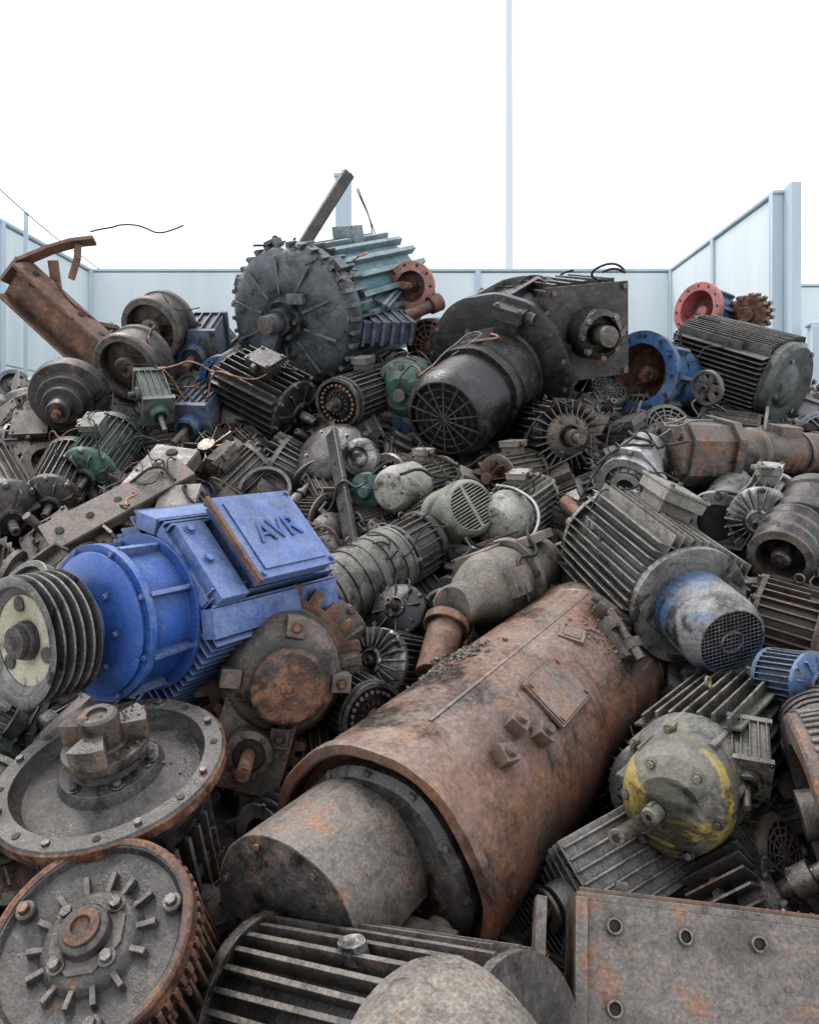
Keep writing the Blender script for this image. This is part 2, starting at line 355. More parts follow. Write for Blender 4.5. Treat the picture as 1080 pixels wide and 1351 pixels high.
def statorend(k,R,L,mb=0,ma=1,md=2):
    motor(k,R,L,style='radial',nf=26,z0=.06,z1=.8,tb=.7,fan='bell',shaft=0,feet=0,bell='')
    k.lathe([(R*.95,.03*L),(R*.99,-R*.12),(R*.86,-R*.12),(R*.84,.0)],mb,40)
    for i in range(24):
        a=2*math.pi*i/24; k.push(RZ(a)@T(R*.7,0,-R*.06)); k.lathe([(0,-R*.10),(R*.06,-R*.07),(R*.085,0),(R*.08,R*.1)],3,8); k.pop()
    k.cyl(R*.5,-R*.05,R*.02,md,30); k.cyl(R*.14,-R*.7,0,ma,16); k.ring(R*.14,R*.27,-R*.25,-R*.12,ma,20)
    for i in range(16): k.push(RZ(i*math.pi/8)); k.box((R*.4,0,-R*.1),(R*.12,R*.03,R*.1),ma); k.pop()
def radialfan(k,R,L,mb=0,ma=1,md=2):
    motor(k,R*.8,L,style='radial',nf=26,tb=0,feet=0,fan='bell')
    k.cyl(R*.62,-.03,.01,mb,32)
    for i in range(26):
        k.push(RZ(2*math.pi*i/26)); k.box((R*.78,0,.02),(R*.4,R*.035,.10*1.2),ma); k.pop()
    k.lathe([(R*.62,-.03),(R*.4,-.05),(R*.3,-.05),(R*.28,-.03)],ma,30); k.bolts(6,R*.45,-.045,R*.05,ma)
    k.cyl(R*.13,-.16,0,ma,16); k.cyl(R*.22,-.11,-.07,ma,18)
def sheet(k,R,L,mi=0):
    n=9; off=Vector((random.uniform(0,90),0,0)); vs=[];fs=[]
    for s_ in (0,1):
        for j in range(n):
            for i in range(n):
                x=(i/(n-1)-.5)*2*R; z=j/(n-1)*L
                x+=noise.noise(Vector((x*6,z*6,1))+off)*.03; z+=noise.noise(Vector((x*6,z*6,9))+off)*.03
                y=noise.noise(Vector((x*5,z*5,5))+off)*.10+abs(x)*.3
                vs.append((x,y+s_*.004,z))
    m=n*n
    for j in range(n-1):
        for i in range(n-1):
            a=j*n+i; fs.append((a,a+1,a+n+1,a+n)); fs.append((a+m,a+n+m,a+n+1+m,a+1+m))
    for i in range(n-1):
        for a,b in ((i,i+1),((n-1)*n+i,(n-1)*n+i+1),(i*n,(i+1)*n),(i*n+n-1,(i+1)*n+n-1)): fs.append((a,b,b+m,a+m))
    k.add(vs,fs,mi)

# ================================================================ HEROES
# --- blue motor with V-belt pulley
def bluemotor(k,R,L):
    wheel_L=.115
    Rp=.143; n=5; prof=[(Rp*.80,.012),(Rp*.84,.002),(Rp*.95,0),(Rp*.985,.002)]
    for i in range(n):
        z0=wheel_L*i/n; w=wheel_L/n
        prof+=[(Rp,z0+.12*w),(Rp*.83,z0+.42*w),(Rp*.83,z0+.62*w),(Rp,z0+.9*w)]
    prof+=[(Rp*.95,wheel_L),(Rp*.7,wheel_L),(Rp*.7,.02),(Rp*.80,.012)]
    k.lathe(prof,7,72)
    k.lathe([(0,.03),(Rp*.3,.03),(Rp*.45,.026),(Rp*.74,.022),(Rp*.80,.014),(Rp*.80,.07),(0,.08)],4,48)
    k.lathe([(0,.004),(Rp*.13,.004),(Rp*.14,.010),(Rp*.28,.012),(Rp*.30,.02),(Rp*.31,.04)],3,32)
    for i in range(3):
        a=2.1*i+.5; k.cyl(Rp*.12,.020,.0245,3,20,(Rp*.56*math.cos(a),Rp*.56*math.sin(a)))
    k.bolts(3,Rp*.22,.011,.007,3)
    k.cyl(.034,-.004,.24,3,24)
    k.push(Matrix.Diagonal((.95,.95,1,1)))
    a,b=.345,L-.065
    k.lathe([(0,.135),(.055,.135),(.06,.145),(.085,.15),(.09,.16),(.15,.182),(.178,.195),(.178,.33),(.205,.335),(.205,.352),(0,.352)],0,72)
    k.lathe([(.168,.203),(.196,.203),(.196,.222),(.168,.222)],0,72)
    for i in range(8):
        an=i*math.pi/4+.3; k.push(RZ(an)); k.box((.186,0,.275),(.03,.012,.11),0,tp=.7); k.pop()
    k.bolts(8,.12,.167,.007,1); k.bolts(8,.187,.202,.007,1,True,.3); k.bolts(8,.194,.335,.007,1,True,.3)
    core=.185
    k.lathe([(0,a),(core,a),(core,b),(0,b)],0,64)
    for sg in (1,-1):
        for i in range(-6,7):
            y=i*.0245; inn=math.sqrt(core*core-y*y)*.9; k.fin((sg*(inn+.222)/2,y,(a+b)/2),(.222-inn,.0065,b-a),0)
    for i in range(-6,7):
        x=i*.0245; inn=math.sqrt(core*core-x*x)*.9; k.fin((x,-(inn+.222)/2,(a+b)/2),(.0065,.222-inn,b-a),0)
    for sx in (-1,1):
        k.box((sx*.165,.165,(a+b)/2),(.075,.045,b-a+.01),0,rot=RZ(-sx*.6))
        for i in range(3): k.fin((sx*(.105+.018*i),.205-.012*i,(a+b)/2),(.006,.05,b-a),0)
    k.box((0,.188,(a+b)/2),(.24,.03,b-a+.006),0)
    k.box((-.02,.212,a+.055),(.24,.045,.09),0)
    for x in (-.12,-.02,.08):
        k.push(T(x,.235,a+.04)@RX(-math.pi/2)); k.bolt((0,0,0),.011,None,1,False); k.pop()
    zc=.60
    k.box((0.0,.222,zc),(.235,.05,.25),0); k.box((0.0,.258,zc),(.262,.035,.272),0); k.box((0,.279,zc),(.275,.010,.285),0)
    k.box((0,.286,zc),(.225,.006,.235),0)
    for sx in (-1,1):
        for sz in (-1,1): k.push(T(sx*.124,.284,zc+sz*.13)@RX(-math.pi/2)); k.bolt((0,0,0),.007,None,1,False); k.pop()
    k.box((0,.279,zc-.150),(.285,.018,.012),5); k.box((.143,.250,zc),(.010,.012,.27),5)
    k.box((-.04,.2055,b-.026),(.15,.004,.048),6)
    k.lathe([(0,b),(.205,b),(.205,b+.018),(.19,b+.03),(.15,b+.055),(0,b+.06)],0,64)
    k.bolts(8,.19,b+.022,.008,1,False)
    for i in range(12): k.push(RZ(i*math.pi/6)); k.box((.212,0,b-.01),(.03,.03,.05),0); k.pop()
    for sx in (-1,1):
        k.box((sx*.17,-.215,.46),(.10,.03,.09),0); k.box((sx*.17,-.215,.72),(.10,.03,.09),0)
    k.pop()
A=S(20,848,1.72);B=S(378,762,2.45)
bm_=hero('blue_electric_motor',A,B,bluemotor,.19,['blue','blue','void','dark','cream','rust','white','silver'],up=(.50,-.40,.58),bevel=.002,dent=.0012)
tx=bpy.data.curves.new('lid_lettering','FONT'); tx.body='AVR'; tx.size=.088; tx.extrude=.0028; tx.bevel_depth=.001; tx.align_x='CENTER'; tx.align_y='CENTER'
to=bpy.data.objects.new('lid_lettering',tx); tx.materials.append(M['blue']); col.objects.link(to); to.parent=bm_
to.matrix_parent_inverse=Matrix()
X=Vector((0,0,1));N=Vector((0,1,0));Y=N.cross(X)
rm=Matrix((X,Y,N)).transposed().to_4x4(); to.matrix_local=T(0,.2765,.605)@rm@RZ(.06)

# --- big rusty drum
def drum(k,R,L):
    k.lathe([(0,.045),(R*.86,.045),(R*.92,.04),(R*.93,.004),(R*.95,0),(R*1.03,0),(R*1.04,.006),(R*1.04,.022),(R*1.0,.028),(R*1.0,.10),(R*1.008,.104),(R*1.008,.112),(R*1.0,.116),(R*1.0,L*.5),(R*.998,L*.5+.004),(R*1.0,L*.5+.008),(R*1.0,L-.12),(R*1.015,L-.115),(R*1.015,L-.02),(R*.98,L),(0,L)],0,96)
    k.lathe([(R*.84,.045),(R*.83,.015),(R*.76,.0),(0,-.005)],3,64)
    k.bolts(12,R*.80,.01,.007,1)
    # half-round guard hood, set to one side of the shaft
    h=-.215; r=R*.66
    k.push(T(R*.16,R*.06,0))
    k.lathe([(r,h),(r,-.0),(r*.97,-.0),(r*.97,h),(r,h)],1,40,a0=R2(-8),a1=R2(188))
    poly=[(r*.985*math.cos(R2(-8+196*i/32)),r*.985*math.sin(R2(-8+196*i/32))) for i in range(33)]
    poly+=[(-r*.60,-r*.20),(-r*.50,r*.02),(-r*.2,r*.14),(r*.15,r*.12),(r*.42,-r*.06),(r*.55,-r*.2)]
    k.prism(poly,h,h+.008,3)
    k.bolts(7,r*.88,h,.007,1,True,R2(20))
    k.pop()
    k.cyl(R*.14,-.16,0,1,24); k.cyl(R*.2,-.05,0,1,24)
    for sx in (-1,1):
        k.push(T(sx*R*.62,-R*.25,-.05)); k.cyl(.035,-.10,.03,1,18); k.box((0,.0,-.02),(.11,.07,.06),1); k.bolts(1,0,-.10,.015,1); k.pop()
        k.push(T(sx*R*.45,-R*.55,-.03)); k.cyl(.03,-.08,.03,1,18); k.bolts(1,0,-.08,.015,1); k.pop()
    def onshell(ang,z,fn,tw=0.):
        k.push(RZ(R2(ang))@T(R,0,z)@RX(tw)); fn(); k.pop()
    def plate():
        k.box((.000,0,0),(.010,.13,.19),0); k.box((.006,0,0),(.004,.118,.178),0)
        for sy in (-1,1):
            for sz in (-1,1): k.push(T(.007,sy*.05,sz*.08)@RY(math.pi/2)); k.bolt((0,0,0),.006,None,0,False); k.pop()
    onshell(132,.54,plate)
    def small():
        k.box((.002,0,0),(.010,.075,.075),0); k.box((.007,0,0),(.005,.05,.05),1)
    onshell(114,.80,small,.3)
    def lug():
        k.box((.010,0,0),(.036,.04,.04),0,tp=.8); k.push(RY(math.pi/2)); k.cyl(.012,.02,.04,1,14); k.pop()
    onshell(130,.32,lug,.2); onshell(141,.37,lug,.5); onshell(136,.22,lug,-.3)
    def cl():
        k.box((.008,0,0),(.03,.12,.07),1); k.box((.025,.03,.01),(.04,.03,.05),1); k.box((.025,-.04,-.01),(.035,.035,.05),1); k.push(T(.03,0,0)@RX(math.pi/2)); k.cyl(.014,-.08,.08,1,14); k.pop()
    onshell(124,1.0,cl,.2); onshell(136,.93,cl,-.4)
    k.push(RZ(R2(100))@T(R,0,.62)); k.box((.0,0,0),(.003,.008,.9),0); k.pop()
hero('rusty_steel_drum',S(495,1150,1.62),S(782,868,2.62),drum,.258,['drum','brown','void','dark'],up=(0,0,1),dent=.005)

# --- flanged motor standing upright (left)
def flangemotor(k,R,L):
    k.lathe([(0,.02),(R*.42,.02),(R*.45,.012),(R*.75,.028),(R*.80,.012),(R*.82,-.004),(R*.97,-.004),(R*.985,.0)],0,80)
    k.lathe([(R*.985,.0),(R,.003),(R,.022),(R*.93,.028)],4,80)
    k.lathe([(R*.93,.028),(R*.90,.05),(R*.8,.06),(R*.74,.12),(0,.12)],0,80)
    k.bolts(8,R*.9,-.003,.008,1,True,.2)
    k.holes(8,R*.9,-.0045,.0075,2,.55)
    k.lathe([(R*.46,.014),(R*.42,-.008),(R*.30,-.012),(R*.27,-.03),(R*.2,-.032),(0,-.032)],0,40)
    k.bolts(6,R*.37,-.011,.008,1)
    k.lathe([(0,-.03),(.075,-.03),(.082,-.04),(.082,-.058),(.0,-.058)],3,36)
    for i in range(3):
        a=2*math.pi*i/3+.5
        poly=[(rr*math.cos(a+t),rr*math.sin(a+t)) for rr,ts in ((.088,(-.42,-.21,0,.21,.42)),(.040,(.5,0,-.5))) for t in ts]
        k.prism(poly,-.10,-.055,3)
    k.lathe([(.05,-.055),(.042,-.062),(.038,-.125),(.032,-.130),(.020,-.130),(.018,-.122),(0,-.122)],3,32)
    core=R*.55
    k.lathe([(core,.11),(core,L),(0,L)],0,48)
    for i in range(30): k.push(RZ(2*math.pi*i/30)); k.fin((core+.02,0,.12+(L-.12)/2),(.055,.009,L-.14),0); k.pop()
    k.lathe([(core*1.1,L*.5),(core*1.3,L*.5),(core*1.3,L*.56),(core*1.1,L*.56)],0,48)
A=S(146,1012,1.62); hero('flange_mounted_motor',A,A+Vector((.04,.14,-.42)),flangemotor,.228,['dark','steel','void','brown','rust'],up=(0,1,.2))

# --- toothed end cover motor (bottom left)
def toothed(k,R,L):
    k.gear(58,R*.965,R*1.02,.018,.042,0,.55)
    k.lathe([(0,.012),(R*.60,.012),(R*.84,.008),(R*.88,-.004),(R*.95,-.006),(R*.975,.004),(R*.97,.05),(R*.9,.07),(R*.9,L),(0,L)],1,80)
    k.lathe([(R*.90,-.0065),(R*.955,-.0085),(R*.985,-.004),(R*.99,.02)],0,80)
    k.gear(58,R*.93,R*1.0,.055,.078,0,.5)
    k.lathe([(R*.5,.013),(R*.44,.0),(R*.40,-.006),(R*.24,-.009),(R*.23,-.03),(R*.2,-.034),(0,-.034)],1,48)
    for i in range(14):
        a=2*math.pi*i/14+random.uniform(-.05,.05); k.push(RZ(a)); k.box((R*.50,0,.008),(R*random.uniform(.16,.28),.009,.020),1,rot=RY(.12)); k.pop()
    k.prism([(R*.36*math.cos(i*math.pi/2+.4+d),R*.36*math.sin(i*math.pi/2+.4+d)) for i in range(4) for d in(-.45,.45)],-.012,.0,1)
    k.bolts(4,R*.33,-.013,.010,3,True,.4)
    k.lathe([(R*.17,-.033),(R*.17,-.040),(R*.09,-.042),(R*.08,-.036),(0,-.036)],0,30)
    for an in (.1,2.5,4.1): k.push(RZ(an)@T(R*.78,0,0)); k.cyl(.016,-.006,.015,3,18); k.bolt((0,0,-.006),.010,None,3); k.pop()
    for i in range(40): k.push(RZ(2*math.pi*i/40)); k.box((R*.93,0,L*.55),(R*.14,.006,L*.8),0); k.pop()
A=S(118,1238,1.3); hero('toothed_cover_motor',A,A+Vector((.03,.19,-.27)),toothed,.17,['rust','dark','void','steel'],up=(.3,1,.3))

# --- rusty end bell motor behind the drum
def rbell(k,R,L):
    k.lathe([(0,.0),(.082,.0),(.09,.006),(.092,.02),(.084,.024),(.078,.012),(.03,.014)],3,48)
    k.lathe([(0,.012),(.08,.012),(.088,.03),(.086,.05),(.12,.06),(.14,.085),(.155,.13),(.16,.2),(.19,.22),(.19,.25),(.17,.26),(.17,L),(0,L)],0,64)
    k.cyl(.02,-.003,.02,1,16); k.bolts(1,0,-.003,.007,1)
    k.gear(22,.188,.225,.205,.235,1,.5)
    for an in (.2,1.8,3.3,4.9): k.push(RZ(an)@T(.135,0,.075)); k.box((0,0,.0),(.05,.045,.05),0); k.bolts(1,0,-.025,.010,1); k.pop()
hero('rusty_end_bell_motor',S(382,908,1.92),S(345,835,2.6),rbell,.19,['brown','rust','void','rust'])
hero('rusty_brake_housing',S(330,990,1.95),S(345,940,2.3),lambda k,R,L:(gearbox(k,R*.8,L),k.gear(18,R*.9,R*1.1,.06,.11,1,.5)),.12,['brown','rust','void'],up=(.3,0,1))
hero('rusty_motor_housing',S(430,862,2.25),S(372,822,2.7),MO(style='radial',nf=28,tb=0,feet=0,fan='bell'),.15,['brown','rust','void'])

# --- finned motor bottom centre
def botfin(k,R,L):
    motor(k,R,L,style='radial',nf=34,z0=.07,z1=.97,tb=0,feet=0,shaft=0,fan='none',fh=.2,ft=.04,bell='')
    k.lathe([(R*.9,.02),(R*1.05,.02),(R*1.05,.045),(R*.9,.045)],0,64)
    k.push(RZ(R2(92))@T(R*1.0,0,.30)@RY(math.pi/2)@Matrix.Diagonal((1.7,1.0,1,1))); k.lathe([(0,.012),(.017,.012),(.0175,-.02)],1,36); k.pop()
hero('finned_motor_body',S(352,1345,1.46),S(690,1440,1.12),botfin,.175,['dark','alu','void'],up=(0,-.2,1))
def dome(k,R,L):
    k.lathe([(R,L),(R*1.0,L*.7),(R*.96,L*.45),(R*.82,L*.2),(R*.55,L*.06),(R*.25,L*.01),(0,0)],0,64)
    k.ring(R*.98,R*1.08,L*.7,L*.76,0,64); k.bolts(6,R*1.03,L*.7,.007,1); k.cyl(R*.9,L,L*1.6,0,40)
A=S(575,1345,1.03); hero('motor_end_cap',A,A+Vector((.01,.05,-.15)),dome,.14,['beige','steel','void'],up=(0,1,0),dent=.004)

# --- gearbox casing bottom right
def casing(k,R,L):
    k.box((0,0,-.09),(.50,.30,.18),0)
    k.box((0,-.02,.006),(.53,.34,.014),0)
    for x in (-.21,-.095,.025,.15):
        for y in (.115,-.0):
            if x>-.1 and y<.1: continue
            k.push(T(x,y,.013)); k.cyl(.014,-.002,.004,3,20); k.ring(.009,.013,.004,.013,1,16); k.cyl(.0095,.003,.007,2,12); k.pop()
    k.box((0,.156,-.09),(.54,.014,.2),0); k.box((-.262,-.01,-.09),(.02,.33,.22),0)
    k.box((0,.1665,-.005),(.53,.008,.02),3)
    k.box((-.33,-.02,-.06),(.018,.34,.14),0); k.box((-.30,-.15,-.09),(.06,.03,.15),1)
    k.bolt((-.19,.17,-.03),.009,None,1); k.box((-.19,.172,-.03),(.02,.03,.02),1)
A=S(985,1355,1.28); hero('gearbox_casing',A,A+Vector((-.06,-.84,.52)),casing,.2,['brown','steel','void','rust'],up=(.10,.4,.9),dent=.003)
heroes[-1]=(A,A+Vector((0,.15,-.05)),.22)

# --- right side motors
hero('yellow_patched_motor',S(872,1062,1.68),S(985,945,2.15),MO(style='parallel',nf=24,z0=.32,z1=.92,tb=.0,fan='bell',ft=.05,shaft=.9,fh=.25,feet=0),.135,['olive','yellow','void'],up=(-.35,-.2,.9))
def ybell(k,R,L):
    k.lathe([(R*1.0,L),(R*1.0,L*.5),(R*.9,L*.2),(R*.6,0),(0,0)],0,40); k.bolts(6,R*.8,L*.12,.008,1)
hero('yellow_end_shield',S(880,1072,1.64),S(905,1035,1.76),ybell,.118,['yellow','olive','void'])
hero('terminal_casting',S(985,1030,1.72),S(985,965,1.85),gearbox,.05,['olive','steel','void'])
def platefin(k,R,L):
    k.box((0,0,L/2),(R*1.5,R*1.3,L),0)
    for i in range(-3,4):
        k.box((0,i*R*.3,L/2),(R*2.2,R*.07,L*1.02),0); k.box((i*R*.3,R*.8,L/2),(R*.07,R*.45,L*1.0),0)
    k.cyl(R*.5,-.04,.0,0,24); k.cyl(R*.2,-.09,0,1,16); k.ring(R*.25,R*.5,-.06,-.05,1,20)
    for z in (.02,L-.02): k.box((0,0,z),(R*1.9,R*1.9,.02),0)
hero('finned_resistor_housing',S(748,1185,1.66),S(880,1105,1.82),platefin,.085,['grey','steel','void'],up=(.1,-.75,.6))
def shaft_(k,R,L): k.cyl(R,0,L,0,20); k.cyl(R*1.5,L*.6,L,0,20); k.cyl(R*.5,-.002,.001,1,12)
hero('steel_shaft',S(812,1106,1.55),S(868,1072,1.75),shaft_,.016,['steel','void'])
hero('grey_finned_motor',S(800,705,2.85),S(965,848,2.12),MO(style='parallel',nf=40,z0=.08,z1=.70,tb=.85,fan='mesh',fr=.62,tbz=.30,ft=.022,fh=.14,shaft=.7,mf=3),.185,['grey','steel','void','greyblue'],up=(.42,-.30,.8))
hero('blue_painted_motor',S(1080,905,1.95),S(1000,890,2.1),MO(style='radial',tb=0,fan='bell',feet=0),.075,['blue2','steel','void'])
hero('dark_barrel_motor',S(1100,1010,1.75),S(1065,900,2.2),MO(style='bands',tb=0,feet=0),.10,['dark','steel','void'])
def tyre(k,R,L):
    k.lathe([(R*.7,0),(R*.96,0),(R,.01),(R,L),(R*.7,L),(R*.7,0)],0,64); k.gear(60,R*.98,R*1.03,L*.15,L*.45,1,.5); k.gear(60,R*.98,R*1.03,L*.55,L*.85,1,.5)
    k.cyl(R*.72,L*.3,L*.6,1,40); k.cyl(R*.25,-.02,L,1,24)
hero('rusty_gear_wheel',S(1068,1075,1.66),S(1190,1060,1.62),tyre,.20,['brown','dark','void'])
hero('brown_finned_motor',S(985,808,2.6),S(1110,845,2.45),MO(style='radial',nf=30,tb=0,feet=0,fan='bell'),.14,['brown','steel','void'])
hero('dark_pulley_wheel',S(1028,738,2.55),S(1048,700,2.68),lambda k,R,L:wheel(k,R,L,groove=3),.105,['dark','steel','void'])
hero('rusty_flange_wheel',S(1062,700,2.8),S(1080,660,2.9),lambda k,R,L:wheel(k,R,L),.13,['dark','dark','void'])
hero('aluminium_motor',S(1000,688,2.85),S(1020,655,3.2),MO(style='radial',nf=20,tb=.8,bell='fan',fan='closed'),.115,['alu','steel','void'])
hero('flanged_pipe',S(945,690,3.0),S(965,640,3.4),lambda k,R,L:(k.lathe([(R*.6,0),(R,0),(R,.03),(R*.7,.035),(R*.68,L)],0,36),k.cyl(R*.62,.01,.02,2,30),k.bolts(8,R*.85,0,.01,1)),.12,['grey','steel','void'])
def sqmotor(k,R,L):
    oc=lambda s:[(s*R*x,s*R*y) for x,y in ((-1,-.6),(-.6,-1.05),(.6,-1.05),(1,-.6),(1,.6),(.6,1.05),(-.6,1.05),(-1,.6))]
    k.prism(oc(.86),0,L*.05,0); k.prism(oc(.98),L*.03,L*.24,0); k.prism(oc(1.12),L*.24,L*.28,0)
    k.lathe([(R*.95,L*.28),(R*.8,L*.34),(R*.8,L*.42),(R*.9,L*.43),(R*.9,L*.46),(R*.78,L*.47),(R*.78,L*.9),(R*.9,L*.92),(R*.9,L),(0,L)],0,44)
    for sx in(-1,1):
        for sy in(-1,1): k.bolt((sx*R*.5,sy*R*.62,0),.012,None,1)
    k.box((0,R*.85,L*.62),(R*.7,R*.35,L*.12),0); k.ring(R*.78,R*.84,L*.7,L*.72,0); k.ring(R*.78,R*.84,L*.82,L*.84,0)
hero('square_geared_motor',S(878,596,3.3),S(1110,600,3.75),sqmotor,.125,['brown','steel','void'],up=(0,-.25,1))
hero('large_finned_motor',S(905,470,4.7),S(1042,512,4.25),MO(style='parallel',nf=56,z0=.06,z1=.9,tb=0,fan='bell',fh=.14,ft=.02,shaft=0),.245,['darkgreen','steel','void'],up=(.1,-.5,.85))
def bluering(k,R,L,mr=0):
    k.lathe([(R*.7,0),(R,0),(R,.04),(R*.82,.045)],mr,48)
    k.lathe([(R*.82,.045),(R*.8,L*.5),(R*.6,L),(0,L)],0,48); k.lathe([(R*.72,.002),(R*.68,.12),(R*.2,.16),(0,.16)],1,40)
    k.cyl(R*.2,.05,.17,1,20); k.holes(12,R*.87,-.001,R*.05,2)
    for i in range(8): k.push(RZ(i*math.pi/4)); k.box((R*.85,0,.12),(R*.2,.02,.16),0); k.pop()
hero('blue_flange_housing',S(843,492,4.25),S(915,505,4.6),bluering,.225,['blue2','rust','void'])
hero('blue_hand_wheel',S(930,512,4.05),S(945,508,4.1),lambda k,R,L:(k.lathe([(R*.86,0),(R,0),(R,.03),(R*.86,.03),(R*.86,0)],0,40),[ (k.push(RZ(i*1.047)),k.box((R*.5,0,.015),(R*.9,.03,.02),0),k.pop()) for i in range(6)],k.cyl(R*.2,-.02,.05,0,20)),.09,['dark','steel','void'])
hero('red_bell_housing',S(918,408,4.8),S(968,425,5.0),lambda k,R,L:bluering(k,R,L,1),.165,['blue2','red','void'],up=(0,0,1))
hero('rusty_sprocket',S(984,415,4.7),S(1000,412,4.8),lambda k,R,L:(k.gear(16,R*.85,R*1.05,0,.05,0,.5),k.gear(16,R*.85,R*1.05,.07,.11,0,.5),k.cyl(R*.4,-.03,.12,0,24)),.115,['rust','steel','void'])
hero('aluminium_gear_cover',S(826,640,3.15),S(850,600,3.35),lambda k,R,L:(k.prism([(R*1.05*math.cos(i*math.pi/2+d),R*1.05*math.sin(i*math.pi/2+d)) for i in range(4) for d in(-.25,.25)],.03,.05,0),k.ring(R*.62,R*.85,-.01,.04,0,40),k.ring(R*.25,R*.42,-.02,.03,1,30),k.cyl(R*.26,.0,.02,2,24),k.lathe([(R*.42,.0),(R*.62,.02),(R*.8,.05),(R*.75,L),(0,L)],0,40),k.bolts(4,R*.93,.03,.009,1,True,0),[ (k.push(RZ(i*math.pi/6)),k.box((R*.52,0,.012),(R*.22,.008,.025),0),k.pop()) for i in range(12)]),.14,['alu','alu','void'],up=(.3,.2,1))
hero('cooling_fan_motor',S(745,574,3.55),S(690,560,4.0),radialfan,.165,['black','steel','void'])
hero('copper_wound_motor',S(447,532,3.85),S(520,505,4.3),statorend,.125,['dark','steel','void','copper'])
hero('black_finned_motor',S(398,548,3.95),S(300,498,4.15),MO(style='parallel',nf=30,tb=.8,fan='bell',ft=.04,fh=.2,z0=.1,z1=.9),.165,['black','steel','void'],up=(0,-.6,.8))

# --- large motor on the summit
def bigteal(k,R,L):
    k.lathe([(0,.03),(R*.22,.03),(R*.26,.02),(R*.3,.05),(R*.5,.03),(R*.8,.05),(R*.93,.09),(R*.97,.14),(R*.99,.15),(R*.99,.20),(R*.9,.21),(R*.84,.3),(0,.3)],0,80)
    k.lathe([(R*.84,.28),(R*.84,L*.9),(R*.7,L),(0,L)],4,64)
    for i in range(34):
        k.push(RZ(2*math.pi*i/34)); k.box((R*.96,0,.135),(R*.10,.022,.07),0); k.box((R*.9,0,.26),(R*.15,.014,.16),0); k.pop()
    for i in range(10):
        k.push(RZ(2*math.pi*i/10+.3)); k.box((R*.6,0,.036),(R*.5,.014,.012),0); k.pop()
    for i in range(22): k.push(RZ(2*math.pi*i/22)); k.fin((R*.88,0,.26+(L-.26)*.5),(R*.12,.03,(L-.34)),4); k.pop()
    k.bolts(14,R*.91,.105,.018,1); k.cyl(R*.13,-.09,.05,0,30); k.cyl(R*.18,-.02,.05,0,30); k.bolts(6,R*.24,.015,.014,1)
    k.box((R*.12,-R*.18,-.0),(.09,.16,.06),0,rot=RZ(.5)); k.box((-R*.3,R*.3,.01),(.10,.05,.04),0); k.cyl(.05,-.12,.02,1,20)
    k.box((0,R*.95,.75),(.14,.12,.12),4)
    for an in (.5,1.3,2.4): k.push(RZ(an)@T(R*.98,0,.17)); k.box((0,0,0),(.07,.07,.07),0); k.pop()
hero('large_electric_motor',S(368,425,4.25),S(510,385,5.2),bigteal,.40,['teal','steel','void','dark','teallt'],dent=.004)
def tealbox(k,R,L):
    k.box((0,0,L/2),(R*1.6,R*1.2,L),0); 
    for i in range(6): k.box((0,0,L*(i+.5)/6),(R*2,R*1.4,.02),0)
hero('teal_radiator_block',S(440,372,4.6),S(515,412,4.6),tealbox,.15,['teallt','steel','void'],up=(0,-.5,.8))
hero('blue_sheet_casing',S(465,432,4.35),S(540,432,4.5),tealbox,.10,['blue2','steel','void'],up=(0,-.5,.8))
hero('green_hoist_casting',S(500,350,5.0),S(500,420,5.0),gearbox,.09,['green','steel','void'],up=(0,-1,0))
hero('rose_pipe_flange',S(541,378,4.6),S(556,380,4.75),lambda k,R,L:(flangering(k,R,.09),k.cyl(R*.15,-.1,.05,1,16)),.145,['red','rust','void'])
hero('rusty_pipe_stub',S(535,418,4.5),S(580,398,4.6),lambda k,R,L:(k.cyl(R,0,L,0,20),k.cyl(R*1.5,L*.7,L,0,20)),.035,['rust','void'])

# --- big oily motor with fan volute and gearbox
hero('oily_blower_motor',S(705,452,4.45),S(585,553,3.55),MO(style='bands',nf=9,z0=.12,z1=.72,tb=.6,fan='grille',shaft=0,feet=0,fh=.05,fr=.86,bell=''),.245,['black','dark','void'],up=(.3,-.2,.9),dent=.004)
def volute(k,R,L):
    k.lathe([(R*.5,0),(R*.9,0),(R,.02),(R*1.0,.06),(R*.9,.07),(R*.88,L-.04),(R*.97,L-.02),(R*.97,L),(0,L)],0,72); k.lathe([(0,.02),(R*.52,.02)],0,40)
    k.bolts(16,R*.93,.02,.014,1); k.bolts(8,R*.62,.0,.014,1)
    for i in range(12): k.push(RZ(i*math.pi/6)); k.box((R*.94,0,L*.5),(R*.1,.02,L*.8),0); k.pop()
hero('blower_fan_casing',S(652,490,4.05),S(700,452,4.45),volute,.39,['black','dark','void'],up=(.3,0,.9),dent=.008)
def sqbox(k,R,L):
    k.box((0,0,L*.55),(R*1.9,R*2.1,L*.9),0); k.box((0,0,L*.1),(R*2.1,R*2.3,.04),0); k.box((0,0,L*.95),(R*2.1,R*2.3,.04),0)
    k.lathe([(R*.62,L*.1),(R*.58,-.08),(R*.45,-.10),(R*.42,-.03),(0,-.03)],0,40); k.cyl(R*.25,-.16,0,1,24); k.bolts(8,R*.52,-.09,.014,1); k.bolts(1,0,-.16,.03,1)
    for sx in(-1,1):
        for sy in(-1,0,1): k.bolt((sx*R*.93,sy*R*1.02,L*.1-.02),.016,None,1)
    for i in range(-2,3): k.box((i*R*.38,R*1.1,L*.55),(.02,.05,L*.8),0)
    for i in range(-2,3): k.box((-R*1.0,i*R*.4,L*.55),(.05,.02,L*.8),0)
hero('oily_gearbox',S(782,440,3.95),S(715,425,4.5),sqbox,.205,['black','steel','void'],up=(-.15,0,1),dent=.006)
